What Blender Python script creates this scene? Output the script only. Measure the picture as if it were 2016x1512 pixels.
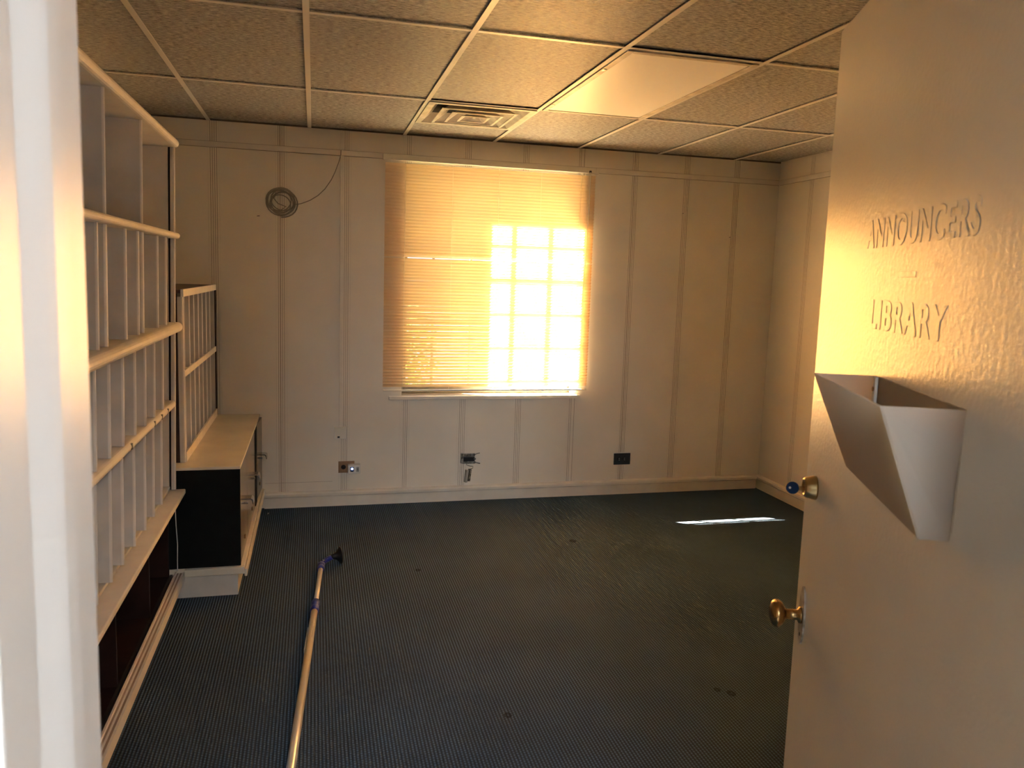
import bpy, bmesh, math, random
from mathutils import Vector, Matrix
random.seed(4)
for o in list(bpy.data.objects): bpy.data.objects.remove(o)
scn = bpy.context.scene
COL = scn.collection
PI = math.pi

# ------------------------------------------------------------------ camera
H = 2.5038          # ceiling height
XR = 3.4334         # right wall
XL = -1.05          # left wall
YF = -4.69          # room side of the front wall (doorway)
F, YAW, PITCH, ROLL = 1510.33, .2509, .1186, .0320
fwd = Vector((math.sin(YAW)*math.cos(PITCH), math.cos(YAW)*math.cos(PITCH), -math.sin(PITCH)))
rgt = Vector((math.cos(YAW), -math.sin(YAW), 0)); upv = rgt.cross(fwd)
r2 = rgt*math.cos(ROLL) + upv*math.sin(ROLL); u2 = -rgt*math.sin(ROLL) + upv*math.cos(ROLL)
cam = bpy.data.cameras.new('camera'); camo = bpy.data.objects.new('camera', cam); COL.objects.link(camo)
M = Matrix((r2, u2, -fwd)).transposed().to_4x4(); M.translation = Vector((.0287, -5.2419, 1.6015))
camo.matrix_world = M
cam.sensor_width = 36; cam.lens = F/2016*36; cam.shift_x = 6.29/2016; cam.shift_y = -33.09/2016
cam.clip_start = .02; cam.clip_end = 200
cam.dof.use_dof = True; cam.dof.focus_distance = 4.6; cam.dof.aperture_fstop = 10
scn.camera = camo

# ------------------------------------------------------------------ world, sun, exposure
w = bpy.data.worlds.new('world'); scn.world = w; w.use_nodes = True
bg = w.node_tree.nodes['Background']; bg.inputs[0].default_value = (.70, .84, 1.0, 1); bg.inputs[1].default_value = .75
sun = bpy.data.lights.new('sun', 'SUN'); sun.energy = 360; sun.color = (1.0, .83, .60); sun.angle = .0095
suno = bpy.data.objects.new('sun', sun); COL.objects.link(suno)
SD = Vector((1.19, -.70, -.77)).normalized()
suno.rotation_euler = SD.to_track_quat('-Z', 'Y').to_euler(); suno.location = (-8, 6, 6)
vs = scn.view_settings; vs.view_transform = 'Standard'; vs.look = 'None'; vs.gamma = 1; vs.use_curve_mapping = False
vs.exposure = 1.1

# ------------------------------------------------------------------ materials
MATS = {}
def nodes(name):
    m = bpy.data.materials.new(name); m.use_nodes = True
    nt = m.node_tree; b = nt.nodes['Principled BSDF']; MATS[name] = m
    return m, nt, b
def N(nt, typ, **kw):
    n = nt.nodes.new(typ)
    for k, v in kw.items(): setattr(n, k, v)
    return n
def mat(name, col, rough=.5, metal=0., var=.0, scale=8., bump=0., bscale=60., spec=.5, stretch=None, dirt=None):
    m, nt, b = nodes(name)
    b.inputs['Roughness'].default_value = rough; b.inputs['Metallic'].default_value = metal
    b.inputs['Specular IOR Level'].default_value = spec
    b.inputs['Base Color'].default_value = (*col, 1)
    tc = N(nt, 'ShaderNodeTexCoord'); mp = N(nt, 'ShaderNodeMapping')
    nt.links.new(tc.outputs['Object'], mp.inputs[0])
    if stretch: mp.inputs['Scale'].default_value = stretch
    if var > 0:
        no = N(nt, 'ShaderNodeTexNoise'); no.inputs['Scale'].default_value = scale; no.inputs['Detail'].default_value = 5
        nt.links.new(mp.outputs[0], no.inputs['Vector'])
        cr = N(nt, 'ShaderNodeValToRGB')
        cr.color_ramp.elements[0].position = .3; cr.color_ramp.elements[1].position = .7
        cr.color_ramp.elements[0].color = (*[c*(1-var) for c in (dirt or col)], 1)
        cr.color_ramp.elements[1].color = (*[min(1, c*(1+var*.5)) for c in col], 1)
        nt.links.new(no.outputs['Fac'], cr.inputs[0]); nt.links.new(cr.outputs[0], b.inputs['Base Color'])
    if bump > 0:
        nb = N(nt, 'ShaderNodeTexNoise'); nb.inputs['Scale'].default_value = bscale; nb.inputs['Detail'].default_value = 3
        nt.links.new(mp.outputs[0], nb.inputs['Vector'])
        bp = N(nt, 'ShaderNodeBump'); bp.inputs['Strength'].default_value = bump; bp.inputs['Distance'].default_value = .002
        nt.links.new(nb.outputs['Fac'], bp.inputs['Height']); nt.links.new(bp.outputs[0], b.inputs['Normal'])
    return m
mat('wall', (.78, .725, .615), .55, var=.06, scale=3, bump=.08, bscale=25)
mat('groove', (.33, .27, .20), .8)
mat('trim', (.74, .69, .59), .45, var=.08, scale=9, bump=.1, bscale=30)
mat('jamb', (.70, .68, .65), .35, var=.04, scale=6, bump=.25, bscale=14, stretch=(1, 1, .12))
mat('doorpaint', (.74, .68, .56), .32, var=.05, scale=5, bump=.35, bscale=110)
mat('shelfwhite', (.66, .62, .55), .5, var=.12, scale=7, bump=.1, bscale=40)
mat('shelffront', (.82, .775, .71), .45, var=.07, scale=12)  # paler than the faces; light on the front edges put into the colour
mat('shelfface', (.64, .61, .56), .55, var=.16, scale=6)
mat('cream', (.74, .68, .55), .35, var=.10, scale=6, bump=.05)
mat('doorgrey', (.20, .18, .15), .22, var=.14, scale=5)
mat('black', (.006, .007, .006), .75, var=.3, scale=20, spec=.15)
mat('darkwood', (.032, .013, .009), .35, var=.5, scale=9, stretch=(1, 6, 1))
mat('darktop', (.06, .018, .012), .45, var=.3, scale=10)
mat('rail', (.045, .035, .028), .35)
mat('tread', (.42, .32, .25), .6, var=.22, scale=30, stretch=(1, .2, 1))
mat('chrome', (.62, .60, .57), .22, 1.)
mat('brass', (.48, .30, .12), .25, 1., var=.2, scale=40)
mat('brassbright', (.52, .38, .18), .28, 1.)
mat('plate_paint', (.62, .57, .50), .35, .3, var=.25, scale=60, dirt=(.25, .18, .1))
mat('blue', (.02, .035, .22), .4)
mat('keyblue', (.008, .03, .09), .6, spec=.2)
mat('rubber', (.008, .008, .009), .55)
mat('alu', (.74, .69, .61), .33, .35, var=.06, scale=30, stretch=(1, .1, 1))
mat('paper', (.74, .68, .58), .7, var=.15, scale=60)
mat('plastic_white', (.74, .72, .66), .35)
mat('plastic_grey', (.36, .36, .33), .45)
mat('brownplate', (.28, .17, .085), .4, var=.12, scale=30)
mat('socketblack', (.012, .012, .012), .35)
mat('galv', (.40, .40, .36), .4, .8, var=.4, scale=60, dirt=(.12, .11, .09))
mat('cablegrey', (.30, .27, .21), .5)
mat('cord', (.72, .66, .54), .7)
mat('vent', (.68, .62, .50), .4, var=.1, scale=12, dirt=(.45, .38, .28))
mat('dark', (.012, .011, .010), .9)
mat('tbar', (.66, .62, .54), .4)
mat('hallfloor', (.42, .41, .40), .5, var=.1)
mat('ground', (.026, .028, .012), .9, var=.2, scale=1.5)
mat('masonry', (.11, .07, .055), .9, var=.15, scale=8)
mat('bark', (.09, .06, .04), .9, var=.3)
mat('sash', (.22, .19, .15), .5, var=.08)
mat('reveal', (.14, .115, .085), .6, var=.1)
mat('roof', (.2, .2, .2), .9)
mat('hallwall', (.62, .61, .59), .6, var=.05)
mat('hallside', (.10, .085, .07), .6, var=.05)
m, nt, b = nodes('fill_panel'); b.inputs['Base Color'].default_value = (.9, .9, .9, 1); b.inputs['Emission Color'].default_value = (.96, .96, 1, 1); b.inputs['Emission Strength'].default_value = 12

m, nt, b = nodes('fill_glass'); b.inputs['Base Color'].default_value = (.9, .95, 1, 1); b.inputs['Emission Color'].default_value = (.76, .88, 1, 1); b.inputs['Emission Strength'].default_value = 17
# carpet: ribbed loop pile, ribs running away from the door
m, nt, b = nodes('carpet')
tc = N(nt, 'ShaderNodeTexCoord'); sp = N(nt, 'ShaderNodeSeparateXYZ'); nt.links.new(tc.outputs['Object'], sp.inputs[0])
def mth(op, a, b_=None, c_=None):
    n = N(nt, 'ShaderNodeMath', operation=op)
    for i, v in enumerate((a, b_, c_)):
        if v is None: continue
        if isinstance(v, (int, float)): n.inputs[i].default_value = v
        else: nt.links.new(v, n.inputs[i])
    return n.outputs[0]
ux = mth('DIVIDE', sp.outputs[0], .0122)
rib = mth('MULTIPLY_ADD', mth('SINE', mth('MULTIPLY', ux, 2*PI)), .5, .5)
vy = mth('ADD', mth('DIVIDE', sp.outputs[1], .013), mth('MULTIPLY', mth('FLOOR', mth('ADD', ux, .25)), .5))
loop = mth('MULTIPLY_ADD', mth('SINE', mth('MULTIPLY', vy, 2*PI)), .3, .7)
hgt = mth('MULTIPLY', rib, loop)
no = N(nt, 'ShaderNodeTexNoise'); no.inputs['Scale'].default_value = 260; nt.links.new(tc.outputs['Object'], no.inputs['Vector'])
no2 = N(nt, 'ShaderNodeTexNoise'); no2.inputs['Scale'].default_value = 2.2; no2.inputs['Detail'].default_value = 4; nt.links.new(tc.outputs['Object'], no2.inputs['Vector'])
hh = mth('MULTIPLY', hgt, mth('MULTIPLY_ADD', no.outputs['Fac'], 1.2, .4))
cr = N(nt, 'ShaderNodeValToRGB'); cr.color_ramp.elements[0].color = (.024, .034, .046, 1); cr.color_ramp.elements[1].color = (.086, .146, .222, 1)
cr.color_ramp.elements[0].position = .12; cr.color_ramp.elements[1].position = .95
nt.links.new(hh, cr.inputs[0])
wear = mth('MULTIPLY_ADD', no2.outputs['Fac'], .6, .7)
# burn marks and one pale spot on the carpet
spots = [(.722, -2.688, .014), (1.622, -2.712, .016), (1.58, -2.677, .012), (1.571, -.944, .02), (.58, -1.25, .014)]
mask = None
for (sx, sy, sr) in spots:
    dx = mth('SUBTRACT', sp.outputs[0], sx); dy = mth('MULTIPLY', mth('SUBTRACT', sp.outputs[1], sy), .8)
    d = mth('SQRT', mth('ADD', mth('MULTIPLY', dx, dx), mth('MULTIPLY', dy, dy)))
    k = mth('LESS_THAN', mth('ABSOLUTE', mth('SUBTRACT', d, sr*.65)), sr*.42)
    mask = k if mask is None else mth('MAXIMUM', mask, k)
mult = mth('MULTIPLY', wear, mth('MULTIPLY_ADD', mask, -.65, 1.0))
mx = N(nt, 'ShaderNodeMix', data_type='RGBA', blend_type='MULTIPLY'); mx.inputs['Factor'].default_value = 1
nt.links.new(cr.outputs[0], mx.inputs['A']); nt.links.new(mult, mx.inputs['B']); nt.links.new(mx.outputs['Result'], b.inputs['Base Color'])
b.inputs['Roughness'].default_value = .9; b.inputs['Specular IOR Level'].default_value = .15
bp = N(nt, 'ShaderNodeBump'); bp.inputs['Strength'].default_value = .9; bp.inputs['Distance'].default_value = .003
nt.links.new(hgt, bp.inputs['Height']); nt.links.new(bp.outputs[0], b.inputs['Normal'])

# ceiling tile: vinyl face with short streaks running across the room
m, nt, b = nodes('tile')
tc = N(nt, 'ShaderNodeTexCoord'); mp = N(nt, 'ShaderNodeMapping'); mp.inputs['Scale'].default_value = (34, 165, 1)
nt.links.new(tc.outputs['Object'], mp.inputs[0])
no = N(nt, 'ShaderNodeTexNoise'); no.inputs['Scale'].default_value = 1; no.inputs['Detail'].default_value = 5; no.inputs['Roughness'].default_value = .75
nt.links.new(mp.outputs[0], no.inputs['Vector'])
cr = N(nt, 'ShaderNodeValToRGB'); cr.color_ramp.elements[0].color = (.23, .215, .19, 1); cr.color_ramp.elements[1].color = (.72, .68, .61, 1)
cr.color_ramp.elements[0].position = .40; cr.color_ramp.elements[1].position = .60
nt.links.new(no.outputs['Fac'], cr.inputs[0]); nt.links.new(cr.outputs[0], b.inputs['Base Color'])
b.inputs['Roughness'].default_value = .24; b.inputs['Specular IOR Level'].default_value = .6
bp = N(nt, 'ShaderNodeBump'); bp.inputs['Strength'].default_value = 1; bp.inputs['Distance'].default_value = .005
nt.links.new(no.outputs['Fac'], bp.inputs['Height']); nt.links.new(bp.outputs[0], b.inputs['Normal'])

# prismatic light lens
m, nt, b = nodes('lens')
b.inputs['Base Color'].default_value = (.95, .92, .84, 1); b.inputs['Roughness'].default_value = .36; b.inputs['Specular IOR Level'].default_value = .8
tc = N(nt, 'ShaderNodeTexCoord'); ck = N(nt, 'ShaderNodeTexVoronoi'); ck.inputs['Scale'].default_value = 130; ck.inputs['Randomness'].default_value = 0
nt.links.new(tc.outputs['Object'], ck.inputs['Vector'])
bp = N(nt, 'ShaderNodeBump'); bp.inputs['Strength'].default_value = .35; bp.inputs['Distance'].default_value = .002
nt.links.new(ck.outputs['Distance'], bp.inputs['Height']); nt.links.new(bp.outputs[0], b.inputs['Normal'])

# translucent sheets: (surface colour, through colour, share let through)
def translucent(name, c1, c2, fac, gloss=.05):
    m = bpy.data.materials.new(name); m.use_nodes = True; nt = m.node_tree; nt.nodes.clear(); MATS[name] = m
    out = N(nt, 'ShaderNodeOutputMaterial'); d = N(nt, 'ShaderNodeBsdfDiffuse'); t = N(nt, 'ShaderNodeBsdfTranslucent'); g = N(nt, 'ShaderNodeBsdfGlossy')
    d.inputs[0].default_value = (*c1, 1); t.inputs[0].default_value = (*c2, 1); g.inputs['Roughness'].default_value = .35
    tc = N(nt, 'ShaderNodeTexCoord'); no = N(nt, 'ShaderNodeTexNoise'); no.inputs['Scale'].default_value = 5
    nt.links.new(tc.outputs['Object'], no.inputs['Vector'])
    mr = N(nt, 'ShaderNodeMapRange'); mr.inputs['To Min'].default_value = fac*.93; mr.inputs['To Max'].default_value = min(1, fac*1.07)
    nt.links.new(no.outputs['Fac'], mr.inputs['Value'])
    a = N(nt, 'ShaderNodeMixShader'); nt.links.new(mr.outputs[0], a.inputs[0]); nt.links.new(d.outputs[0], a.inputs[1]); nt.links.new(t.outputs[0], a.inputs[2])
    c = N(nt, 'ShaderNodeMixShader'); c.inputs[0].default_value = gloss; nt.links.new(a.outputs[0], c.inputs[1]); nt.links.new(g.outputs[0], c.inputs[2])
    nt.links.new(c.outputs[0], out.inputs[0])
translucent('slat', (.78, .68, .48), (.88, .52, .20), .36)
translucent('pocketplastic', (.40, .365, .325), (.93, .83, .68), .68, .05)
translucent('leaf', (.10, .16, .04), (.35, .45, .06), .5)
# window glass
m = bpy.data.materials.new('glass'); m.use_nodes = True; nt = m.node_tree; nt.nodes.clear(); MATS['glass'] = m
out = N(nt, 'ShaderNodeOutputMaterial'); t = N(nt, 'ShaderNodeBsdfTransparent'); g = N(nt, 'ShaderNodeBsdfGlossy'); g.inputs['Roughness'].default_value = .02
a = N(nt, 'ShaderNodeMixShader'); a.inputs[0].default_value = .05; nt.links.new(t.outputs[0], a.inputs[1]); nt.links.new(g.outputs[0], a.inputs[2]); nt.links.new(a.outputs[0], out.inputs[0])
# blue power light
m, nt, b = nodes('led'); b.inputs['Base Color'].default_value = (.1, .2, 1, 1); b.inputs['Emission Color'].default_value = (.25, .4, 1, 1); b.inputs['Emission Strength'].default_value = 7

# ------------------------------------------------------------------ helpers
def link(o, parent=None):
    COL.objects.link(o)
    if parent is not None: o.parent = parent
    return o
def mesh_obj(name, me, mats, parent=None, smooth=False, loc=None):
    if isinstance(mats, str): mats = [mats]
    if not me.materials:
        for k in mats: me.materials.append(MATS[k])
    if smooth:
        for p in me.polygons: p.use_smooth = True
    o = bpy.data.objects.new(name, me); link(o, parent)
    if loc is not None: o.location = loc
    return o
def from_bm(name, bm, mats, parent=None, smooth=False, loc=None):
    me = bpy.data.meshes.new(name); bmesh.ops.recalc_face_normals(bm, faces=bm.faces); bm.to_mesh(me); bm.free()
    return mesh_obj(name, me, mats, parent, smooth, loc)
def add_box(bm, x0, x1, y0, y1, z0, z1, bev=0., mi=0):
    vs_ = [bm.verts.new((x, y, z)) for z in (z0, z1) for y in (y0, y1) for x in (x0, x1)]
    fs = []
    for q in ((0, 2, 3, 1), (4, 5, 7, 6), (0, 1, 5, 4), (2, 6, 7, 3), (0, 4, 6, 2), (1, 3, 7, 5)):
        f = bm.faces.new([vs_[i] for i in q]); f.material_index = mi; fs.append(f)
    if bev > 0:
        es = list({e for f in fs for e in f.edges})
        bmesh.ops.bevel(bm, geom=es, offset=bev, segments=2, profile=.5, affect='EDGES')
def box(name, x0, x1, y0, y1, z0, z1, m, parent=None, bev=0.):
    bm = bmesh.new(); add_box(bm, min(x0, x1), max(x0, x1), min(y0, y1), max(y0, y1), min(z0, z1), max(z0, z1), bev)
    return from_bm(name, bm, m, parent)
def tag(o, label=None, cat=None, group=None, kind=None):
    if label: o['label'] = label
    if cat: o['category'] = cat
    if group: o['group'] = group
    if kind: o['kind'] = kind
    return o
def empty(name, loc, rz=0., label=None, cat=None, group=None, kind=None):
    o = bpy.data.objects.new(name, None); link(o); o.location = loc; o.rotation_euler = (0, 0, rz); o.empty_display_size = .05
    return tag(o, label, cat, group, kind)
def add_tube(bm, pts, r, seg=8, closed=False, mi=0, cap=True):
    pts = [Vector(p) for p in pts]; n = len(pts); rings = []
    rs = r if isinstance(r, (list, tuple)) else [r]*n
    prev = None
    for i, p in enumerate(pts):
        a = pts[max(i-1, 0)]; c = pts[min(i+1, n-1)]
        if i == 0: t = (pts[1]-p)
        elif i == n-1: t = (p-pts[-2])
        else: t = (c-a)
        t.normalize()
        if prev is None:
            x = t.orthogonal().normalized()
        else:
            x = (prev - t*prev.dot(t)); x = x.normalized() if x.length > 1e-6 else t.orthogonal().normalized()
        prev = x; y = t.cross(x)
        rings.append([bm.verts.new(p + (x*math.cos(2*PI*k/seg) + y*math.sin(2*PI*k/seg))*rs[i]) for k in range(seg)])
    for i in range(n-1):
        for k in range(seg):
            f = bm.faces.new((rings[i][k], rings[i][(k+1) % seg], rings[i+1][(k+1) % seg], rings[i+1][k])); f.material_index = mi; f.smooth = True
    if cap:
        for rg in (rings[0], rings[-1]):
            f = bm.faces.new(rg); f.material_index = mi
def tube(name, pts, r, m, parent=None, seg=8, loc=None):
    bm = bmesh.new(); add_tube(bm, pts, r, seg); return from_bm(name, bm, m, parent, False, loc)
def lathe(name, prof, m, parent=None, seg=24, axis='Z', loc=(0, 0, 0), rot=None):
    bm = bmesh.new(); rings = []
    for (r, z) in prof:
        if r < 1e-6: rings.append([bm.verts.new((0, 0, z))])
        else: rings.append([bm.verts.new((r*math.cos(2*PI*k/seg), r*math.sin(2*PI*k/seg), z)) for k in range(seg)])
    for a, c in zip(rings, rings[1:]):
        for k in range(seg):
            q = [a[k % len(a)], a[(k+1) % len(a)], c[(k+1) % len(c)], c[k % len(c)]]
            q2 = []
            for v in q:
                if v not in q2: q2.append(v)
            if len(q2) > 2:
                f = bm.faces.new(q2); f.smooth = True
    o = from_bm(name, bm, m, parent, False, loc)
    if axis == 'Y': o.rotation_euler = (-PI/2, 0, 0)
    if axis == 'X': o.rotation_euler = (0, PI/2, 0)
    if rot is not None: o.rotation_euler = rot
    return o
def prism(name, prof, axis, a0, a1, m, parent=None, smooth=False):
    """profile (list of 2-D points) swept straight along an axis: 'X' (y,z), 'Y' (x,z), 'Z' (x,y)"""
    bm = bmesh.new()
    def P(p, a):
        return {'X': (a, p[0], p[1]), 'Y': (p[0], a, p[1]), 'Z': (p[0], p[1], a)}[axis]
    A = [bm.verts.new(P(p, a0)) for p in prof]; B = [bm.verts.new(P(p, a1)) for p in prof]; n = len(prof)
    for i in range(n):
        f = bm.faces.new((A[i], A[(i+1) % n], B[(i+1) % n], B[i])); f.smooth = smooth
    bm.faces.new(A); bm.faces.new(B)
    return from_bm(name, bm, m, parent)

# ================================================================== SETTING
# ---- floor, ground
fl = box('floor', XL, XR, -4.77, .0, -.05, 0, 'carpet'); tag(fl, 'dark blue grey ribbed carpet covering the room floor', 'floor', kind='structure')
HX0, HX1, HY = -.95, 1.75, -8.0
hf = box('floor_hall', HX0, HX1, HY, -4.77, -.05, -.002, 'hallfloor'); tag(hf, 'pale hard floor of the hall outside the doorway', 'floor', kind='structure')
gr = box('ground', -30, 30, .36, 40, -.5, -.35, 'ground'); tag(gr, 'sunlit ground outside beyond the window', 'ground', kind='structure')

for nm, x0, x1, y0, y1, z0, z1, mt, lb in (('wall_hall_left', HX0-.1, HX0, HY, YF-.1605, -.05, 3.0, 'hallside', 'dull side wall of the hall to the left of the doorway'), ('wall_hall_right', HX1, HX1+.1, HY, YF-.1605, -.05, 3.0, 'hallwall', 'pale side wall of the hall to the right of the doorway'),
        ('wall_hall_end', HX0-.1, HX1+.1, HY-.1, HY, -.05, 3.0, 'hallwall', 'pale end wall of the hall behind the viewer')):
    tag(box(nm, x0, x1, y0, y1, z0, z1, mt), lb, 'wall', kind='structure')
tag(box('ceiling_hall', HX0-.1, HX1+.1, HY-.1, YF-.1605, 3.0, 3.1, 'hallwall'), 'flat pale ceiling of the hall', 'ceiling', kind='structure')
for k, (yy, lb) in enumerate(((-6.9, 'flat fill light panel added to the unseen hall ceiling nearest the doorway'), (-7.62, 'flat fill light panel added to the unseen hall ceiling nearest the end wall'))):
    lp = empty('hall_fill_light', (.5, yy, 3.0), label=lb, cat='ceiling light', group='added hall fill lights')  # unseen lamps, added to supply cool light from behind the camera
    box('housing', -.62, .62, -.32, .32, -.04, -.0005, 'hallwall', lp, .004); box('diffuser', -.59, .59, -.29, .29, -.046, -.0405, 'fill_panel', lp, .002)

hw_ = empty('fill_window', (-.40, HY, 1.76), label='unseen glowing panel added as fill light in the end wall of the hall', cat='window', kind='structure')  # unseen, added as a glowing fill source shining in through the doorway
for nm, x0, x1, z0, z1 in (('frame', -.52, -.47, 0, 1.20), ('frame', .47, .52, 0, 1.20), ('frame', -.47, .47, 0, .05), ('frame', -.47, .47, 1.15, 1.20), ('mullion', -.02, .02, .05, 1.15)):
    box(nm, x0, x1, .0005, .04, z0, z1, 'jamb', hw_, .003)
for x0, x1 in ((-.47, -.02), (.02, .47)): box('pane', x0, x1, .008, .014, .05, 1.15, 'fill_glass', hw_)

# ---- window opening in a thick wall
WX0, WX1, WZ0, WZ1 = .616, 1.862, .757, 2.325
YO = .335
bm = bmesh.new()
y0 = .006
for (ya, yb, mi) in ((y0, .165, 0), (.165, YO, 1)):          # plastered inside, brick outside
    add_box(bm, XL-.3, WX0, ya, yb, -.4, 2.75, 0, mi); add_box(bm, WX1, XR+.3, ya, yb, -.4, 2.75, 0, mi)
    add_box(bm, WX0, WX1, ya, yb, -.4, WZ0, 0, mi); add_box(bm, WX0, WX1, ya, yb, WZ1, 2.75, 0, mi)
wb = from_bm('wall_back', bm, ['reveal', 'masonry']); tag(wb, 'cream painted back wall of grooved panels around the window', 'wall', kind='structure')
bm = bmesh.new(); add_box(bm, XR+.006, XR+.15, YF-.15, .006, -.1, 2.75)
wr = from_bm('wall_right', bm, ['wall']); tag(wr, 'cream painted panelled wall to the right behind the open door', 'wall', kind='structure')
wl = box('wall_left', XL-.15, XL, YF-.15, .006, -.1, 2.75, 'wall'); tag(wl, 'cream wall behind the white bookcase', 'wall', kind='structure')
DX0, DX1, DZ = -.126, .690, 2.095
bm = bmesh.new()
add_box(bm, XL-.15, DX0, YF-.16, YF, -.1, 2.75); add_box(bm, DX1, XR+.15, YF-.16, YF, -.1, 2.75); add_box(bm, DX0, DX1, YF-.16, YF, DZ, 2.75)
wf = from_bm('wall_front', bm, ['wall']); tag(wf, 'front wall holding the open doorway', 'wall', kind='structure')

# panels and grooved strips: t runs along the wall, outward side is the room
def strip_mesh(t0, t1, z0, z1, place, grooves):
    bm = bmesh.new(); prof = [(t0, 0)]; mats = []
    for (g, gw) in grooves:
        prof += [(g-gw/2, 0), (g-gw*.25, .003), (g+gw*.25, .003), (g+gw/2, 0)]
    prof.append((t1, 0))
    A = [bm.verts.new(place(t, z0, d)) for t, d in prof]; B = [bm.verts.new(place(t, z1, d)) for t, d in prof]
    for i in range(len(prof)-1):
        f = bm.faces.new((A[i], A[i+1], B[i+1], B[i])); f.material_index = 1 if (prof[i][1] > 0 or prof[i+1][1] > 0) else 0
    Ab = [bm.verts.new(place(t, z0, .006)) for t in (t0, t1)]; Bb = [bm.verts.new(place(t, z1, .006)) for t in (t0, t1)]
    bm.faces.new((Ab[0], Ab[1], Bb[1], Bb[0]))
    bm.faces.new((A[0], B[0], Bb[0], Ab[0])); bm.faces.new((A[-1], B[-1], Bb[1], Ab[1]))
    return bm
def panels(parent, t0, t1, centres, place, hole=None):
    segs = []
    t = t0
    for i, c in enumerate(centres):
        a, e = c-.034, c+.034
        if a > t: segs.append((t, a, None))
        segs.append((max(a, t0), min(e, t1), (i, c))); t = e
    if t < t1: segs.append((t, t1, None))
    for (a, e, g) in segs:
        cuts = [(a, e, 0, H)]
        if hole and e > hole[0] and a < hole[1]:
            cuts = []
            if a < hole[0]: cuts.append((a, hole[0], 0, H))
            m0, m1 = max(a, hole[0]), min(e, hole[1])
            cuts += [(m0, m1, 0, hole[2]), (m0, m1, hole[3], H)]
            if e > hole[1]: cuts.append((hole[1], e, 0, H))
        for (p, q, z0, z1) in cuts:
            gs = []
            if g:
                for k in range(6):
                    x = g[1] + (k-2.5)*.0125
                    if p+.003 < x < q-.003: gs.append((x, .0042 if (k == 2 and g[0] in (2, 8)) else .0024))
            bm = strip_mesh(p+(.0003), q-(.0003), z0, z1, place, gs)
            o = from_bm('groove_strip' if gs else 'wall_panel', bm, ['wall', 'groove'], parent)
GC = [-.5825-.4065, -.5825, -.176, .2305, .637, 1.0435, 1.45, 1.8565, 2.263, 2.67, 3.076]
panels(wb, XL, XR, GC, lambda t, z, d: (t, d, z), (WX0, WX1, WZ0, WZ1))
panels(wr, YF, 0, [-.40-.4065*k for k in range(9, -1, -1)], lambda t, z, d: (XR+d, t, z))

box('panel_crack', -.285, .155, -.0006, -.0001, .1685, .1702, 'groove', wb)
# picture rail batten, vertical batten, baseboards
tag(box('trim_1', XL, XR, -.011, -.0003, 2.343, 2.376, 'trim', bev=.0015), 'thin flat cream batten running across the top of the back wall', 'trim', kind='structure')
tag(box('trim_2', XR-.011, XR-.0003, YF, -.012, 2.343, 2.376, 'trim', bev=.0015), 'thin flat cream batten along the top of the right wall', 'trim', kind='structure')
tag(box('trim_3', .192, .214, -.009, -.0003, 2.377, H-.004, 'trim'), 'short upright cream batten between rail and ceiling left of window', 'trim', kind='structure')
for nm, z in (('trim_1', 2.3415), ('trim_1', 2.3775)):  # dark strips colour in the shadow and dirt along the batten edges
    box('joint_shadow', XL, XR, -.0016, -.0002, z-.0014, z+.0014, 'groove', bpy.data.objects[nm])
for z in (2.3415, 2.3775): box('joint_shadow', XR-.0016, XR-.0002, YF, -.012, z-.0014, z+.0014, 'groove', bpy.data.objects['trim_2'])
def base_prof(s=1):
    return [(0, 0), (-.017, 0), (-.019, .07), (-.026, .078), (-.027, .094), (-.022, .104), (-.008, .108), (0, .108)]
bb = prism('baseboard_back', [(p[0]-.0005, p[1]) for p in base_prof()], 'X', -.29, XR-.03, 'trim'); tag(bb, 'cream painted baseboard with rounded top along the back wall', 'baseboard', kind='structure')
br = prism('baseboard_right', [(XR-.0005+p[0], p[1]) for p in base_prof()], 'Y', YF, -.002, 'trim'); tag(br, 'cream painted baseboard with rounded top along the right wall', 'baseboard', kind='structure')

# ---- door frame
df = empty('trim_4', (0, YF, 0), label='white painted door frame at the left edge of the view', cat='door frame', kind='structure')
box('jamb', -.126, -.114, -.165, .0, 0, DZ, 'jamb', df, .002)
prism('door_stop', [(-.1139, -.116), (-.1085, -.092), (-.107, -.084), (-.1065, -.066), (-.108, -.062), (-.1139, -.062)], 'Z', 0, DZ-.014, 'jamb', df)
box('jamb', .678, .690, -.165, .0, 0, DZ, 'jamb', df, .002)
box('head', -.114, .678, -.165, 0, DZ-.013, DZ, 'jamb', df, .001)
box('casing', -.20, -.122, -.186, -.1655, 0, DZ+.07, 'jamb', df, .004)
box('casing', .686, .764, -.186, -.1655, 0, DZ+.07, 'jamb', df, .004)

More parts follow.
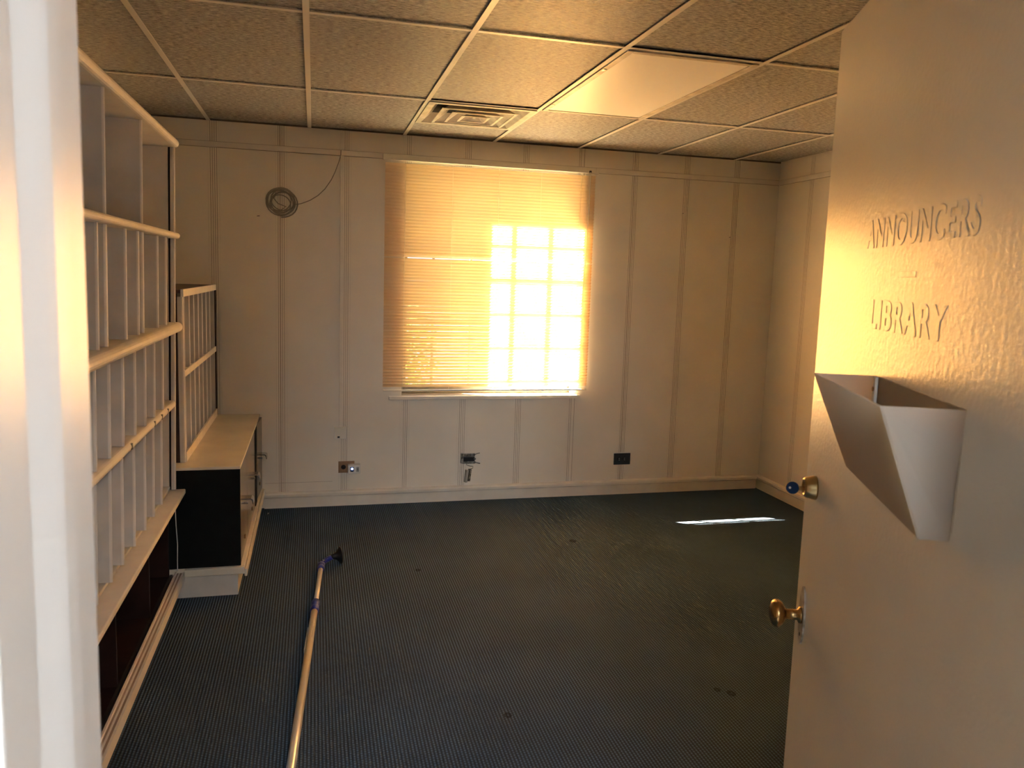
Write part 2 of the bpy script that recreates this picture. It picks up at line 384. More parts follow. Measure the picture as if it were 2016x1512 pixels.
# ---- ceiling: slab, tiles, tee bars
S = .6096
ce = box('ceiling', XL-.15, XR+.15, YF-.16, YO, H+.05, H+.25, 'dark'); tag(ce, 'suspended ceiling of streaked beige tiles in a metal grid', 'ceiling', kind='structure')
box('roof_deck', XL-.3, XR+.3, YF-.2, YO, H+.2501, H+.45, 'roof', ce)
Ls = [XL] + [k*S for k in range(-1, 6)] + [XR]
Ms = [YF, -3.52, -2.301, -1.082, 0]
tilemesh = {}
for i in range(len(Ls)-1):
    for j in range(len(Ms)-1):
        x0, x1, ya, yb = Ls[i], Ls[i+1], Ms[j], Ms[j+1]
        if abs(x0-2*S) < .01 and j == 2: continue                     # light fixture
        if abs(x0-S) < .01 and j == 3: ya = -.478                     # diffuser
        g = .006
        wdt, dep = x1-x0-2*g, yb-ya-2*g
        key = (round(wdt, 3), round(dep, 3))
        if key not in tilemesh:
            bm = bmesh.new(); add_box(bm, -wdt/2, wdt/2, -dep/2, dep/2, 0, .014, .0015)
            me = bpy.data.meshes.new('ceiling_tile'); bmesh.ops.recalc_face_normals(bm, faces=bm.faces); bm.to_mesh(me); bm.free(); me.materials.append(MATS['tile']); tilemesh[key] = me
        o = bpy.data.objects.new('ceiling_tile', tilemesh[key]); link(o, ce); o.location = ((x0+x1)/2, (ya+yb)/2, H+.0085+random.uniform(0, .0015))
for x in Ls[1:-1]:
    box('grid_runner', x-.012, x+.012, YF, -.003, H, H+.003, 'tbar', ce, .0008)
for yv in Ms[1:-1]:
    for i in range(len(Ls)-1):
        a = Ls[i] + (.0122 if i else .003); e = Ls[i+1] - (.0122 if i < len(Ls)-2 else .003)
        box('grid_cross_bar', a, e, yv-.012, yv+.012, H, H+.003, 'tbar', ce, .0008)

# ---- window: sash with small panes, stool below
win = empty('window_1', ((WX0+WX1)/2, .13, WZ0), label='small paned wooden window glowing behind the blind', cat='window', kind='structure')
ox, oy, oz = (WX0+WX1)/2, .13, WZ0
def wbox(n, x0, x1, y0, y1, z0, z1, m='sash', p=win, bev=.002):
    return box(n, x0-ox, x1-ox, y0-oy, y1-oy, z0-oz, z1-oz, m, p, bev)
FY0, FY1 = .129, .146
wbox('frame', WX0+.0005, WX0+.04, FY0-.01, FY1+.01, WZ0+.0005, WZ1-.0005); wbox('frame', WX1-.04, WX1-.0005, FY0-.01, FY1+.01, WZ0+.0005, WZ1-.0005)
wbox('frame', WX0+.04, WX1-.04, FY0-.01, FY1+.01, WZ0+.0005, WZ0+.045); wbox('frame', WX0+.04, WX1-.04, FY0-.01, FY1+.01, WZ1-.045, WZ1-.0005)
# the bars throw their shadows on the blind 1.70 (along) and 1.10 (down) per unit of depth
dsh = (FY0+FY1)/2 + .0265
mv = [1.384-1.70*dsh + .265*k for k in range(-1, 5)]
mv = [x for x in mv if WX0+.08 < x < WX1-.08]
mh = [1.795+1.10*dsh - .2365*k for k in range(-1, 6)]
mh = [z for z in mh if WZ0+.08 < z < WZ1-.08]
for x in mv: wbox('muntin', x-.008, x+.008, FY0, FY1, WZ0+.045, WZ1-.045)
for k, z in enumerate(mh): wbox('muntin', WX0+.04, WX1-.04, FY0+.002, FY1-.002, z-(.014 if k == 2 else .007), z+(.014 if k == 2 else .007))
xs = [WX0+.04] + mv + [WX1-.04]; zs = [WZ0+.045] + sorted(mh) + [WZ1-.045]
for i in range(len(xs)-1):
    for j in range(len(zs)-1):
        wbox('pane', xs[i], xs[i+1], .1365, .1385, zs[j], zs[j+1], 'glass', win, 0)
st = box('window_sill', .527, 1.909, -.022, -.0003, WZ0-.026, WZ0-.001, 'trim', None, .003)
tag(st, 'narrow cream window sill under the blind', 'window sill', kind='structure')

# ================================================================== BLIND
bl = empty('window_blind', (1.2185, -.0265, .79), label='cream mini blind with nearly closed slats glowing orange at the window', cat='blind')
def L(x, y, z): return (x-1.2185, y+.045, z-.79)
def bbox(n, x0, x1, y0, y1, z0, z1, m, p=bl, bev=0.):
    a = L(x0, y0, z0); c = L(x1, y1, z1); return box(n, a[0], c[0], a[1], c[1], a[2], c[2], m, p, bev)
hr = bbox('head_rail', .482, 1.955, -.062, -.030, 2.334, 2.366, 'cream', bl, .002)
for x0 in (.468, 1.951):
    bbox('bracket', x0, x0+.018, -.066, -.0302, 2.330, 2.370, 'cream', bl, .001)
bbox('wand_clip', 1.898, 1.914, -.068, -.058, 2.335, 2.349, 'rubber', bl, .001)
# one curved slat, room edge up
SW, TILT = .025, math.radians(60)
bm = bmesh.new(); n = 6; rows = []
for k in range(n+1):
    s = -SW/2 + SW*k/n; crown = .0026*(1-(2*s/SW)**2)
    y = s*math.cos(TILT) + crown*math.sin(TILT); z = -s*math.sin(TILT) + crown*math.cos(TILT)
    rows.append((bm.verts.new((-.7345, y, z)), bm.verts.new((.7345, y, z))))
for a, c in zip(rows, rows[1:]):
    f = bm.faces.new((a[0], a[1], c[1], c[0])); f.smooth = True
slat = bpy.data.meshes.new('slat'); bm.to_mesh(slat); bm.free(); slat.materials.append(MATS['slat'])
PITCH_S, ZTOP, NS = .02135, 2.306, 70
for k in range(NS):
    z = ZTOP - k*PITCH_S
    o = bpy.data.objects.new('slat', slat); link(o, bl); p = Vector(L(1.2185, -.045, z)); p.z += random.uniform(-.0004, .0004)
    o.rotation_euler = (random.uniform(-.02, .02), random.uniform(-.0006, .0006), 0)
    if k == 28: o.rotation_euler = (math.radians(24), .001, 0); p.z += .002
    o.location = p
bbox('bottom_rail', .486, 1.953, -.056, -.034, .793, .803, 'cream', bl, .002)
for x in (.617, 1.255, 1.845):
    for yy in (-.0535, -.0365):
        tube('ladder_cord', [L(x, yy, 2.334), L(x, yy, .803)], .0008, 'cord', bl, 5)
for x in (.935, 1.555): tube('lift_cord', [L(x, -.0545, 2.334), L(x, -.0545, .803)], .0006, 'cord', bl, 5)
tube('tilt_wand', [L(1.905, -.070, 2.338), L(1.903, -.072, 2.1), L(1.893, -.074, 1.75), L(1.880, -.074, 1.40)], .0028, 'cord', bl, 6)
tube('pull_cord', [L(1.897, -.066, 2.334), L(1.889, -.07, 2.0), L(1.872, -.07, 1.70), L(1.868, -.07, 1.33)], .0012, 'cord', bl, 5)

# ================================================================== BOOKCASE (upper, leaning a little into the room)
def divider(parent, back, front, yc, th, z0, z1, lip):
    """upright board, duller faces, rounded front paler with caught light put into its colour"""
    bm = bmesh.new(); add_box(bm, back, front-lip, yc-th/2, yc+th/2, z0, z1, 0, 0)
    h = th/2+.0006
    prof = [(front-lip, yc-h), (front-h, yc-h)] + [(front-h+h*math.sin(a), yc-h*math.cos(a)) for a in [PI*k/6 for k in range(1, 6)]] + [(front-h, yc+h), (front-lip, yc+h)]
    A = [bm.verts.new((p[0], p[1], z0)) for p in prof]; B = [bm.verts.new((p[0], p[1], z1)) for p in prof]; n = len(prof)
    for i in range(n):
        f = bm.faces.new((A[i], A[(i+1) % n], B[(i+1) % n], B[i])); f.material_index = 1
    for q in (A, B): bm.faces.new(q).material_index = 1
    return from_bm('divider', bm, ['shelfface', 'shelffront'], parent)
bk = empty('pigeonhole_bookcase', (-.602, -1.44, .549), label='tall white bookcase of four rows of upright pigeonholes at the left', cat='bookcase')
bk.rotation_euler = (0, .0148, 0)
YN = -1.86                                # near end, local y  (-3.30 in the room)
DEP = -.33
def zl(z): return z-.549
box('end_panel', DEP, -.0265, -.014, 0, .0, zl(2.125), 'shelfwhite', bk, .001)
box('end_stile', -.017, -.0065, -.012, .0, .001, zl(2.125), 'shelfface', bk, 0)
box('gap_shade', -.0262, -.0175, -.006, -.002, .001, zl(2.125), 'dark', bk)  # black strip set into the gap to paint in its shade
box('stile_edge', -.0064, .002, -.0125, .0005, .001, zl(2.125), 'shelffront', bk, .002)
box('end_panel', DEP, 0, YN, YN+.018, .0, zl(2.125), 'shelfwhite', bk, .001)
box('back_panel', DEP-.008, DEP-.0005, YN, 0, 0, zl(2.125), 'shelfface', bk)
def nosed(name, z0, z1, front, yend, back=DEP):
    """board with half-round nosing along its front"""
    h = (z1-z0)/2; zc = (z0+z1)/2
    prof = [(back, z0), (front-h, z0)] + [(front-h+h*math.sin(a), zc-h*math.cos(a)) for a in [PI*k/8 for k in range(1, 8)]] + [(front-h, z1), (back, z1)]
    return prism(name, prof, 'Y', YN, yend, 'shelffront', bk)
nosed('top_board', zl(2.126), zl(2.163), .018, .006)
nosed('shelf', zl(1.721), zl(1.748), .020, .014)
nosed('shelf', zl(1.295), zl(1.340), .030, .014)
nosed('shelf', zl(.945), zl(.979), .006, -.022)
box('shelf', DEP, -.022, YN+.018, -.014, .006, .018, 'shelfwhite', bk, .001)
rowsz = [(1.749, 2.125), (1.341, 1.720), (.980, 1.294), (.568, .944)]
divs = [[-2.629, -2.103, -3.15], [-2.726, -2.619, -2.364, -2.177, -2.092, -1.816, -1.636, -2.96, -3.12],
        [-2.771, -2.603, -2.428, -2.241, -2.072, -1.89, -1.715, -2.95, -3.13], [-2.78, -2.604, -2.451, -2.268, -2.085, -1.915, -1.742, -1.60, -2.96, -3.13]]
divs[3].remove(-1.60)
for (z0, z1), ys in zip(rowsz, divs):
    for y in ys:
        th = .016 if abs(y+2.619) < .001 else .0095
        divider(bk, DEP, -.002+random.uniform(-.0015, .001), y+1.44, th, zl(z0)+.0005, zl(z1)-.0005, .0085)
# divider fronts are the same board, paler to paint in the light they catch
for y, z in ((-1.66, 0), (-1.80, 0), (-1.95, 0), (-2.36, 0)):
    box('shelf_clip', -.012, .0075, y+1.44, y+1.453, zl(.952), zl(.974), 'galv', bk, .001)

# ---- low unit under the bookcase
lo = empty('low_cabinet', (-.575, -1.44, 0), label='low open dark wood cabinet with white ledge under the tall bookcase', cat='cabinet')
def lbox(n, x0, x1, y0, y1, z0, z1, m, bev=.001): return box(n, x0+.575, x1+.575, y0+1.44, y1+1.44, z0, z1, m, lo, bev)
lbox('ledge', -.94, -.562, -3.30, -1.418, .522, .545, 'shelffront', .004)
lbox('back_panel', -.945, -.935, -3.30, -1.42, .0, .521, 'darkwood')
lbox('base_board', -.934, -.640, -3.30, -1.42, .10, .118, 'darkwood')
for y in (-1.424, -1.87, -2.43, -2.99): lbox('divider', -.934, -.640, y-.012, y, .1185, .5215, 'darkwood')
lbox('track', -.639, -.627, -3.30, -1.42, .10, .124, 'rail'); lbox('track', -.624, -.616, -3.30, -1.42, .10, .120, 'rail')
prof = [(-.615, .09), (-.615, .136), (-.609, .136), (-.607, .127), (-.600, .127), (-.599, .130), (-.593, .130), (-.592, .127), (-.585, .127), (-.583, .132), (-.575, .132), (-.574, .09)]
o = prism('front_rail', [(p[0]+.575, p[1]) for p in prof], 'Y', -1.86, .022, 'shelffront', lo)
lbox('rail_inlay', -.6065, -.5855, -3.30, -1.42, .1272, .1286, 'tread', 0)
lbox('toe_board', -.66, -.645, -3.30, -1.42, 0, .0995, 'darkwood')

# ---- cabinet under the small pigeonholes
cb = empty('base_cabinet', (-.314, -1.416, 0), label='low cabinet with black side, cream top and grey doors below the pigeonhole shelf', cat='cabinet')
def cbox(n, x0, x1, y0, y1, z0, z1, m, bev=.001, p=None): return box(n, x0+.314, x1+.314, y0+1.416, y1+1.416, z0, z1, m, p or cb, bev)
cbox('side_panel', -.95, -.316, -1.416, -1.400, .148, .632, 'black')
cbox('carcass', -.95, -.334, -1.399, -.02, .148, .632, 'black')
cbox('top', -.955, -.314, -1.4165, -.018, .6325, .646, 'cream', .0015)
cbox('plinth_board', -.95, -.298, -1.4165, -.02, .112, .147, 'cream', .003)
cbox('plinth_lip', -.572, -.298, -1.436, -1.417, .112, .147, 'cream', .002)
cbox('plinth_nosing', -.2975, -.285, -1.440, -.02, .100, .140, 'cream', .004)
cbox('toe_board', -.64, -.330, -1.416, -.03, 0, .1115, 'shelfwhite', .001)
def cab_door(y0, y1, rz=0, hy=None, hz=.41):
    o = box('door', 0, .016, 0, y1-y0, .152, .628, 'doorgrey', cb, .002); o.location = (-.018, y0+1.416, 0); o.rotation_euler = (0, 0, rz)
    hy0 = hy-y0
    hp = [(.0162, .012), (.050, .012), (.059, .006), (.062, -.018), (.058, -.020), (.054, .000), (.048, .006), (.0162, .006)]
    h = prism('handle', [(p[0], hz+p[1]) for p in hp], 'Y', hy0-.045, hy0+.02, 'chrome', o)
    bm = bmesh.new(); add_box(bm, .0162, .034, hy0-.034, hy0-.022, hz-.020, hz-.008, .002)
    from_bm('latch', bm, ['chrome'], o)
    box('catch', .0162, .020, hy0-.03, hy0-.005, .205, .222, 'brass', o, .001)
    return o
cab_door(-1.398, -1.03, 0, -1.16, .41)
cab_door(-1.022, -.455, 0, -.68, .41)
cab_door(-.335, -.035, -.05, -.14, .40)
cbox('stile', -.333, -.312, -.452, -.338, .152, .628, 'black')

# ---- pigeonhole shelf standing on the cabinet
ps = empty('pigeonhole_shelf', (-.58, -1.315, .6465), label='small white two row pigeonhole shelf standing on the low cabinet', cat='shelf')
def pbox(n, x0, x1, y0, y1, z0, z1, m='shelfwhite', bev=.001): return box(n, x0+.58, x1+.58, y0+1.315, y1+1.315, z0-.6465, z1-.6465, m, ps, bev)
pbox('end_panel', -.84, -.601, -1.315, -1.302, .6470, 1.470, 'darkwood')
pbox('end_stile', -.6005, -.582, -1.316, -1.301, .6470, 1.452, 'shelfwhite')
pbox('end_stile', -.5815, -.576, -1.317, -1.300, .6470, 1.452, 'shelffront')
pbox('end_panel', -.84, -.582, -.078, -.065, .6470, 1.470)
pbox('end_cover', -.84, -.573, -.058, -.040, .6470, 1.486, 'darkwood')
pbox('back_panel', -.846, -.8405, -1.315, -.065, .6470, 1.470, 'shelfface')
pbox('top_board', -.846, -.584, -1.325, -.060, 1.4705, 1.486, 'darktop')
pbox('top_rail', -.5835, -.570, -1.325, -.060, 1.453, 1.488, 'shelffront')
pbox('middle_shelf', -.84, -.582, -1.3015, -.0785, 1.070, 1.085); pbox('middle_rail', -.5815, -.574, -1.2995, -.066, 1.064, 1.096, 'shelffront')
pbox('bottom_board', -.84, -.582, -1.3015, -.0785, .6470, .662); pbox('bottom_rail', -.5815, -.572, -1.2995, -.066, .6470, .694, 'shelffront')
for y in (-1.222, -1.055, -.90, -.742, -.588, -.424, -.26):
    for z0, z1 in ((1.0855, 1.470), (.6625, 1.0695)): divider(ps, -.259, -.003, y+1.315, .008, z0-.6465, z1-.6465, .006)

wire = tube('thin_cable', [(-.600, -1.449, .30), (-.606, -1.447, .50), (-.603, -1.4465, .38), (-.598, -1.446, .28), (-.600, -1.446, .20), (-.600, -1.446, .1495)][1:], .0022, 'plastic_white')
tag(wire, 'thin white wire hanging down beside the black cabinet side', 'wire')

# ================================================================== CEILING THINGS
vt = empty('ceiling_diffuser', (1.5*S, -.780, H), label='square metal ceiling air diffuser with nested louvres near the window wall', cat='air vent')
def ring(name, a0, z0, a1, z1, th, m='vent'):
    """square frustum skirt from half-size a0 at z0 to a1 at z1"""
    bm = bmesh.new()
    def sq(a, z): return [bm.verts.new((sx*a, sy*a, z)) for sx, sy in ((-1, -1), (1, -1), (1, 1), (-1, 1))]
    A, B, C_, D_ = sq(a0, z0), sq(a1, z1), sq(a1-th, z1), sq(a0-th, z0)
    for P, Q in ((A, B), (B, C_), (C_, D_), (D_, A)):
        for k in range(4): bm.faces.new((P[k], P[(k+1) % 4], Q[(k+1) % 4], Q[k]))
    return from_bm(name, bm, [m], vt)
ring('frame', .296, .004, .296, -.006, .030)
ring('neck', .270, -.005, .214, .046, .005)
ring('louvre', .204, -.013, .140, .034, .006); ring('louvre_lip', .212, -.0145, .212, -.010, .016)
ring('louvre', .138, -.017, .080, .026, .006); ring('louvre_lip', .146, -.0185, .146, -.014, .015)
ring('louvre', .074, -.019, .030, .012, .006); ring('louvre_lip', .082, -.0205, .082, -.016, .014)
box('damper_tab', -.004, .012, -.010, .004, -.014, .02, 'plastic_white', vt)
box('backing', -.262, .262, -.262, .262, .0462, .0490, 'dark', vt)
lt = empty('ceiling_light', (2.5*S, -1.6915, H), label='recessed ceiling light with cream prismatic panel, switched off', cat='ceiling light')
hw, hd = S/2-.013, .6095-.013
for s in (-1, 1):
    box('frame', s*hw, s*(hw-.028), -hd, hd, -.006, .004, 'vent', lt, .002)
    box('frame', -(hw-.0285), hw-.0285, s*hd, s*(hd-.028), -.006, .004, 'vent', lt, .002)
box('lens', -(hw-.030), hw-.030, -(hd-.030), hd-.030, -.003, .001, 'lens', lt, .0008)
for yy in (-.32, .42): box('latch', -hw+.004, -hw+.020, yy, yy+.03, -.0085, -.0062, 'chrome', lt, .0008)

# ================================================================== WALL THINGS
# coil of cable with a tail to the raceway
pts = []
turns = 8
cx, cz = -.176, 2.027
for k in range(turns*26+1):
    a = 2*PI*k/26; tn = k/26
    rr = .095 - .0045*tn + .006*math.sin(a*1.3+.7) + .004*math.sin(tn*3.1)
    pts.append((cx + rr*math.cos(a-PI/2) + .006*math.sin(tn*2.2), -.006-.003*(tn % 3.3) , cz + rr*.93*math.sin(a-PI/2) - .006*math.cos(tn*1.7)))
pts += [(cx+.03, -.016, cz-.03), (cx-.02, -.016, cz-.012), (cx-.045, -.014, cz+.02), (cx-.03, -.012, cz+.055)]
bm = bmesh.new(); add_tube(bm, pts, .0038, 6)
cc = from_bm('coiled_cable', bm, ['cablegrey']); tag(cc, 'grey cable coiled in a ring on the wall left of window', 'cable')
tl = [(-.083, -.010, 2.015), (-.05, -.010, 2.022), (.003, -.008, 2.045), (.055, -.008, 2.080), (.099, -.008, 2.125), (.138, -.008, 2.185), (.163, -.008, 2.239), (.185, -.010, 2.30), (.198, -.012, 2.345), (.199, -.012, 2.378)]
bm = bmesh.new(); add_tube(bm, tl, .0028, 6); from_bm('cable_tail', bm, ['cablegrey'], cc)
rw = box('cable_raceway', .196, .219, -.020, -.0003, .551, 2.341, 'trim', None, .002); tag(rw, 'slim cream upright cable cover running down the wall to a box', 'cable cover')
jb = empty('junction_box', (.205, -.0003, .470), label='small square white surface box at the foot of the cable cover', cat='wall box')
box('body', -.041, .041, -.036, 0, 0, .080, 'plastic_white', jb, .003)
box('cover', -.037, .037, -.0385, -.0362, .006, .076, 'trim', jb, .001)
box('port', -.020, -.005, -.0400, -.0386, .008, .020, 'socketblack', jb)
# brown socket with plug-in adapter
so = empty('wall_socket', (.247, -.0003, .268), label='brown horizontal socket plate low on the wall with adapter plugged in', cat='socket')
box('plate', -.054, .054, -.007, 0, -.040, .040, 'brownplate', so, .002)
lathe('socket_face', [(0, 0), (.016, 0), (.016, .0015), (0, .0015)], 'socketblack', so, 16, 'Y', (-.020, -.0088, 0), rot=(PI/2, 0, 0)).location = (-.020, -.0072, 0)
ad = empty('plug_adapter', (.293, -.0075, .261), label='white plug-in adapter with a blue light on the brown socket', cat='adapter')
box('body', -.037, .046, -.045, -.0005, -.030, .030, 'plastic_white', ad, .003)
box('outlet_face', .018, .036, -.0462, -.0452, -.018, .016, 'plastic_grey', ad, .001)
box('slot', .0225, .0250, -.0468, -.0463, -.008, .008, 'socketblack', ad); box('slot', .0290, .0315, -.0468, -.0463, -.008, .008, 'socketblack', ad)
lathe('indicator', [(0, 0), (.0075, 0), (.006, .002), (0, .003)], 'led', ad, 14, loc=(-.010, -.0453, .004), rot=(PI/2, 0, 0))
box('panel', -.022, .000, -.0455, -.0451, -.016, .016, 'keyblue', ad)
# black socket
sb = empty('wall_socket', (2.268, -.0003, .267), label='black horizontal socket plate low on the wall right of window', cat='socket')
box('plate', -.066, .066, -.009, 0, -.043, .043, 'socketblack', sb, .003)
box('backplate', -.070, .060, -.004, -.0002, -.036, .050, 'plastic_white', sb, .001)
for xx in (-.024, .018):
    lathe('socket_face', [(0, 0), (.0165, 0), (.0165, .0016), (0, .0016)], 'rubber', sb, 16, loc=(xx, -.0092, 0), rot=(PI/2, 0, 0))
    for zz in (-.006, .006): box('slot', xx-.005, xx+.004, -.0116, -.0109, zz-.0014, zz+.0014, 'plastic_grey', sb)
# broken receptacle hanging from a bracket
bk2 = empty('outlet_bracket', (1.09, -.0003, .305), label='bare metal outlet bracket fixed to the wall below the window', cat='bracket')
bm = bmesh.new()
add_box(bm, -.050, -.034, -.030, 0, -.032, .036, .001); add_box(bm, -.034, .052, -.012, -.002, .012, .034, .001); add_box(bm, -.034, .052, -.030, -.018, -.034, -.018, .001)
from_bm('yoke', bm, ['galv'], bk2)
box('receptacle', -.033, .048, -.028, -.0005, -.017, .0115, 'socketblack', bk2, .002)
lathe('screw', [(0, 0), (.008, 0), (.008, .004), (0, .006)], 'galv', bk2, 12, loc=(.047, -.0285, .0), rot=(PI/2, 0, 0))
tube('arm', [(.045, -.012, .024), (.062, -.018, .034), (.084, -.022, .040)], .004, 'galv', bk2, 6)
tube('arm', [(.045, -.022, -.024), (.064, -.026, -.030), (.086, -.030, -.034)], .004, 'galv', bk2, 6)
tube('cable', [(-.010, -.014, -.020), (-.008, -.022, -.044), (.012, -.026, -.052), (.036, -.030, -.054), (.034, -.032, -.066), (.012, -.033, -.073)], .0028, 'cablegrey', bk2, 6)
hd_ = empty('hanging_switch', (1.086, -.034, .168), label='grey device dangling on a wire under the outlet bracket', cat='switch')
hd_.rotation_euler = (0, .12, .3)
box('body', -.020, -.002, -.014, .014, -.030, .060, 'plastic_grey', hd_, .003); box('gap_plate', -.0015, .005, -.012, .012, -.020, .058, 'socketblack', hd_, .001); box('cover', .0055, .019, -.014, .014, -.020, .066, 'galv', hd_, .002)
for k, (x, z, lab) in enumerate(((2.656, 2.097, 'dark bent nail in the wall upper right of window'), (3.049, 1.941, 'small dark nail in the wall nearest the right corner'), (-.309, 1.932, 'small dark nail in the wall below the cable coil'))):
    o = tube('nail', [(x, -.0005, z), (x-.004, -.012, z-.001), (x-.014, -.018, z-.003)], .0022, 'rail', None, 6); tag(o, lab, 'nail')

# ================================================================== POLE ON THE FLOOR
pd = Vector((.0639, 1, 0)).normalized()
pole = empty('telescopic_pole', (.036, -1.69, 0), label='long telescopic pole with blue collars and black suction head lying on carpet', cat='pole')
pole.rotation_euler = (0, 0, math.atan2(pd.y, pd.x)-PI/2)
R1 = .0155
tube('lower_tube', [(0, -2.35, R1+.0003), (0, -.02, .022)], R1, 'alu', pole, 20)
tube('upper_tube', [(0, -.05, .022), (0, .53, .022)], .0118, 'alu', pole, 20)
lathe('collar', [(.0125, .07), (.0195, .068), (.0205, .03), (.0185, .012), (.0185, .004), (.021, -.002), (.021, -.03), (.0175, -.038), (.0157, -.040)], 'blue', pole, 24, 'Y', (0, 0, .0225))
lathe('end_cap', [(.0122, -.045), (.0178, -.042), (.019, -.015), (.0175, -.012), (.0175, -.005), (.0195, 0), (.0195, .03), (.012, .045), (0, .046)], 'blue', pole, 24, 'Y', (0, .52, .022))
tube('elbow', [(0, .545, .022), (.012, .575, .028), (.036, .595, .036), (.060, .604, .043)], [.013, .0135, .0145, .0125], 'blue', pole, 14)
for y in (.558, .584): lathe('pivot_screw', [(0, 0), (.006, 0), (.006, .004), (0, .005)], 'chrome', pole, 10, loc=(.012+(y-.558)*.6, y, .040))
cup = lathe('suction_cup', [(0, .045), (.012, .045), (.016, .028), (.022, .016), (.034, .006), (.0475, -.004), (.049, -.008), (.046, -.008), (.030, 0), (0, .004)], 'rubber', pole, 28, loc=(.092, .612, .0465))
cup.rotation_euler = Vector((-1, -.28, -.05)).to_track_quat('Z', 'Y').to_euler()
for (ya, yb, s) in ((-.185, -.34, .10),):
    bm = bmesh.new(); n = 8; A = []; B = []
    for k in range(n+1):
        a = math.radians(50 + 80*k/n); A.append(bm.verts.new(((R1+.0009)*math.cos(a), ya, .0205+(R1+.0009)*math.sin(a)))); B.append(bm.verts.new(((R1+.0009)*math.cos(a), yb, .0198+(R1+.0009)*math.sin(a))))
    for k in range(n): bm.faces.new((A[k], A[k+1], B[k+1], B[k]))
    from_bm('label', bm, ['paper'], pole)
    bm = bmesh.new(); add_box(bm, .0068, .0085, yb+.02, ya-.03, .0352, .0356)
    from_bm('label_print', bm, ['plastic_grey'], pole)
    bm = bmesh.new(); add_box(bm, -R1-.0028, -R1-.0006, yb-.07, ya-.02, .010, .026); from_bm('paper_flap', bm, ['paper'], pole)
pp = tube('paper_scrap', [(-.262, -.140, .002), (-.258, -.125, .004)], .003, 'paper', None, 5); tag(pp, 'tiny white scrap on the carpet at the cabinet end', 'scrap')

# ================================================================== DOOR
ANG = math.atan2(.922, .3871)
bm = bmesh.new(); add_box(bm, -.082, .78, -.036, 0, .010, 2.067, .002)
dr = from_bm('door_1', bm, ['doorpaint']); dr.location = (.667, -4.678, 0); dr.rotation_euler = (0, 0, ANG)
tag(dr, 'cream painted door standing open at the right edge of the view', 'door', kind='structure')
def text_part(body, s_left, s_right, z0, z1, name='lettering'):
    cu = bpy.data.curves.new('t', 'FONT'); cu.body = body; cu.extrude = .0004; cu.bevel_depth = .0009; cu.bevel_resolution = 2; cu.size = 1; cu.space_character = 1.12; cu.offset = .012
    to = bpy.data.objects.new('t', cu); COL.objects.link(to); bpy.context.view_layer.update()
    cu.bevel_depth = 0; cu.extrude = 0
    dg = bpy.context.evaluated_depsgraph_get(); me0 = bpy.data.meshes.new_from_object(to.evaluated_get(dg))
    xs_ = [v.co.x for v in me0.vertices]; ys_ = [v.co.y for v in me0.vertices]
    bx0, bx1, by0, by1 = min(xs_), max(xs_), min(ys_), max(ys_); bpy.data.meshes.remove(me0)
    cu.extrude = .004; cu.bevel_depth = .010; cu.bevel_resolution = 2
    bpy.context.view_layer.update(); dg = bpy.context.evaluated_depsgraph_get(); me = bpy.data.meshes.new_from_object(to.evaluated_get(dg))
    bpy.data.objects.remove(to)
    kx = (s_left-s_right)/(bx1-bx0); kz = (z1-z0)/(by1-by0)
    for v in me.vertices:
        x, y, z = v.co; v.co = (s_left-(x-bx0)*kx, .0002+max(z, 0)*.035, z0+(y-by0)*kz)
    me.materials.clear(); me.materials.append(MATS['doorpaint']); me.flip_normals()
    o = bpy.data.objects.new(name, me); link(o, dr)
    return o
text_part('ANNOUNCERS', .517, .128, 1.661, 1.703)
text_part('-', .361, .300, 1.617, 1.624)
text_part('LIBRARY', .466, .190, 1.541, 1.583)
# knob on a tall plate
pl_ = prism('knob_plate', [(.7215+.021*math.cos(a)*(.8+.2*abs(math.cos(a))), .968+.058*math.sin(a)) for a in [2*PI*k/28 for k in range(28)]], 'Y', .0002, .0035, 'plate_paint', dr)
lathe('keyhole', [(0, 0), (.004, 0), (.004, .0006), (0, .0006)], 'socketblack', dr, 10, loc=(.7215, .0037, .930), rot=(-PI/2, 0, 0))
kn = lathe('knob', [(0, 0), (.016, 0), (.0155, .004), (.010, .007), (.0095, .028), (.013, .031), (.022, .036), (.0262, .043), (.0262, .048), (.022, .054), (.012, .058), (0, .059)], 'brass', dr, 28, loc=(.7215, .0037, .968), rot=(-PI/2, 0, 0))
lathe('deadbolt', [(0, 0), (.0225, 0), (.0225, .003), (.0185, .019), (.016, .022), (.012, .0215), (.0115, .019), (0, .019)], 'brassbright', dr, 28, loc=(.7035, .0002, 1.226), rot=(-PI/2, 0, 0))
# key
kx = empty('key', (0, 0, 0), label='key with round blue head left in the brass deadbolt', cat='key')
base = dr.location + Matrix.Rotation(ANG, 3, 'Z') @ Vector((.7035, .0195, 1.223)); kx.location = base; kx.rotation_euler = (0, 0, ANG)
box('blade', -.0012, .0012, .0, .012, -.004, .004, 'brass', kx)
bm = bmesh.new(); bmesh.ops.create_cone(bm, segments=24, cap_ends=True, radius1=.0115, radius2=.0115, depth=.004)
hdk = from_bm('head', bm, ['keyblue'], kx, loc=(0, .022, 0)); hdk.rotation_euler = (0, math.radians(-75), 0)
bm = bmesh.new(); bmesh.ops.create_cone(bm, segments=12, cap_ends=True, radius1=.0022, radius2=.0022, depth=.0044)
hk = from_bm('hole_rivet', bm, ['plastic_white'], kx, loc=(-.0003, .027, .0)); hk.rotation_euler = (0, math.radians(-75), 0)

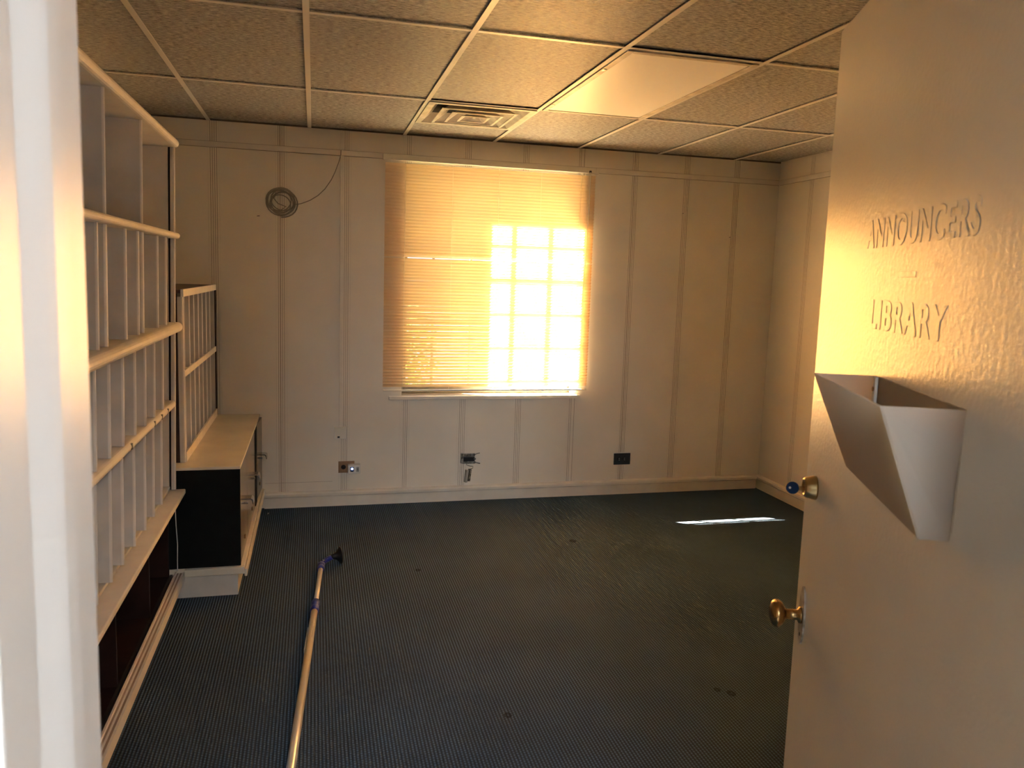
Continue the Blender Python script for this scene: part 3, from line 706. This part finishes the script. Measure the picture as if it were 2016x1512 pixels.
# ---- file pocket on the door
fp = empty('file_pocket', (0, 0, 0), label='grey translucent plastic file pocket fixed to the open door', cat='file pocket')
fp.location = dr.location + Matrix.Rotation(ANG, 3, 'Z') @ Vector((.115, .0005, 1.324)); fp.rotation_euler = (0, 0, ANG)
Wp, Hp, T1, T0, SK = .300, .149, .086, .030, 0
def thick(name, quad, th, parent=fp, m='pocketplastic'):
    q = [Vector(v) for v in quad]; nrm = (q[1]-q[0]).cross(q[-1]-q[0]).normalized()*th
    bm = bmesh.new(); A = [bm.verts.new(v) for v in q]; B = [bm.verts.new(v+nrm) for v in q]; n = len(q)
    for i in range(n): bm.faces.new((A[i], A[(i+1) % n], B[(i+1) % n], B[i]))
    bm.faces.new(A); bm.faces.new(B)
    return from_bm(name, bm, [m], parent)
kb = SK*T0/T1
thick('front_panel', [(SK, T1, Hp), (Wp+SK, T1, Hp), (Wp+kb, T0, .012), (kb+.012, T0, .0), ], .0018)
thick('end_panel', [(0, 0, Hp), (SK, T1, Hp), (kb+.012, T0, 0), (.010, 0, .0), (.006, 0, .085)], .0018)
thick('end_panel', [(Wp, 0, Hp), (Wp+SK, T1, Hp), (Wp+kb, T0, .012), (Wp, 0, .012)], -.0018)
thick('bottom_panel', [(.012, 0, 0), (kb+.012, T0, 0), (Wp+kb, T0, .012), (Wp, 0, .012)], .0018)
thick('back_panel', [(.004, 0, .01), (Wp, 0, .012), (Wp, 0, Hp), (0, 0, Hp)], .0016)
box('mounting_tab', Wp-.016, Wp-.004, .0018, .006, .06, Hp, 'plastic_white', fp, .001)
lathe('tab_screw', [(0, 0), (.0035, 0), (.0035, .001), (0, .001)], 'brass', fp, 10, loc=(Wp-.010, .0062, Hp-.018), rot=(-PI/2, 0, 0))

# ================================================================== OUTSIDE
def shrub(x, y, hgt, rx, label, n=1500):
    rt = empty('garden_shrub', (x, y, -.35), label=label, cat='shrub', group='shrubs outside the window')
    for k in range(3):
        a = 2.1*k; tube('stem', [(0, 0, 0), (.1*math.cos(a), .1*math.sin(a), hgt*.3), (.4*rx*math.cos(a), .3*math.sin(a), hgt*.75)], [.03, .022, .008], 'bark', rt, 6)
    bm = bmesh.new()
    for k in range(n):
        a = random.uniform(0, 2*PI); e = random.uniform(-1, 1); rr = random.random()**.4
        c = Vector((rx*rr*math.cos(a)*math.sqrt(1-e*e), rx*.7*rr*math.sin(a)*math.sqrt(1-e*e), hgt*.58 + hgt*.42*rr*e))
        d = Vector((random.gauss(0, 1), random.gauss(0, 1), random.gauss(0, 1))).normalized(); s = random.uniform(.03, .06)
        e1 = d.orthogonal().normalized(); e2 = d.cross(e1)
        bm.faces.new([bm.verts.new(c + e1*s*p + e2*s*.5*q) for p, q in ((-1, 0), (0, -1), (1, 0), (0, 1))])
    f = from_bm('foliage', bm, ['leaf'], rt); f['kind'] = 'stuff'
shrub(.85, 3.2, 1.75, .55, 'leafy garden shrub outside seen through the left half of the blind')
shrub(2.9, 4.6, 1.9, .7, 'leafy garden shrub outside seen through the right half of the blind')
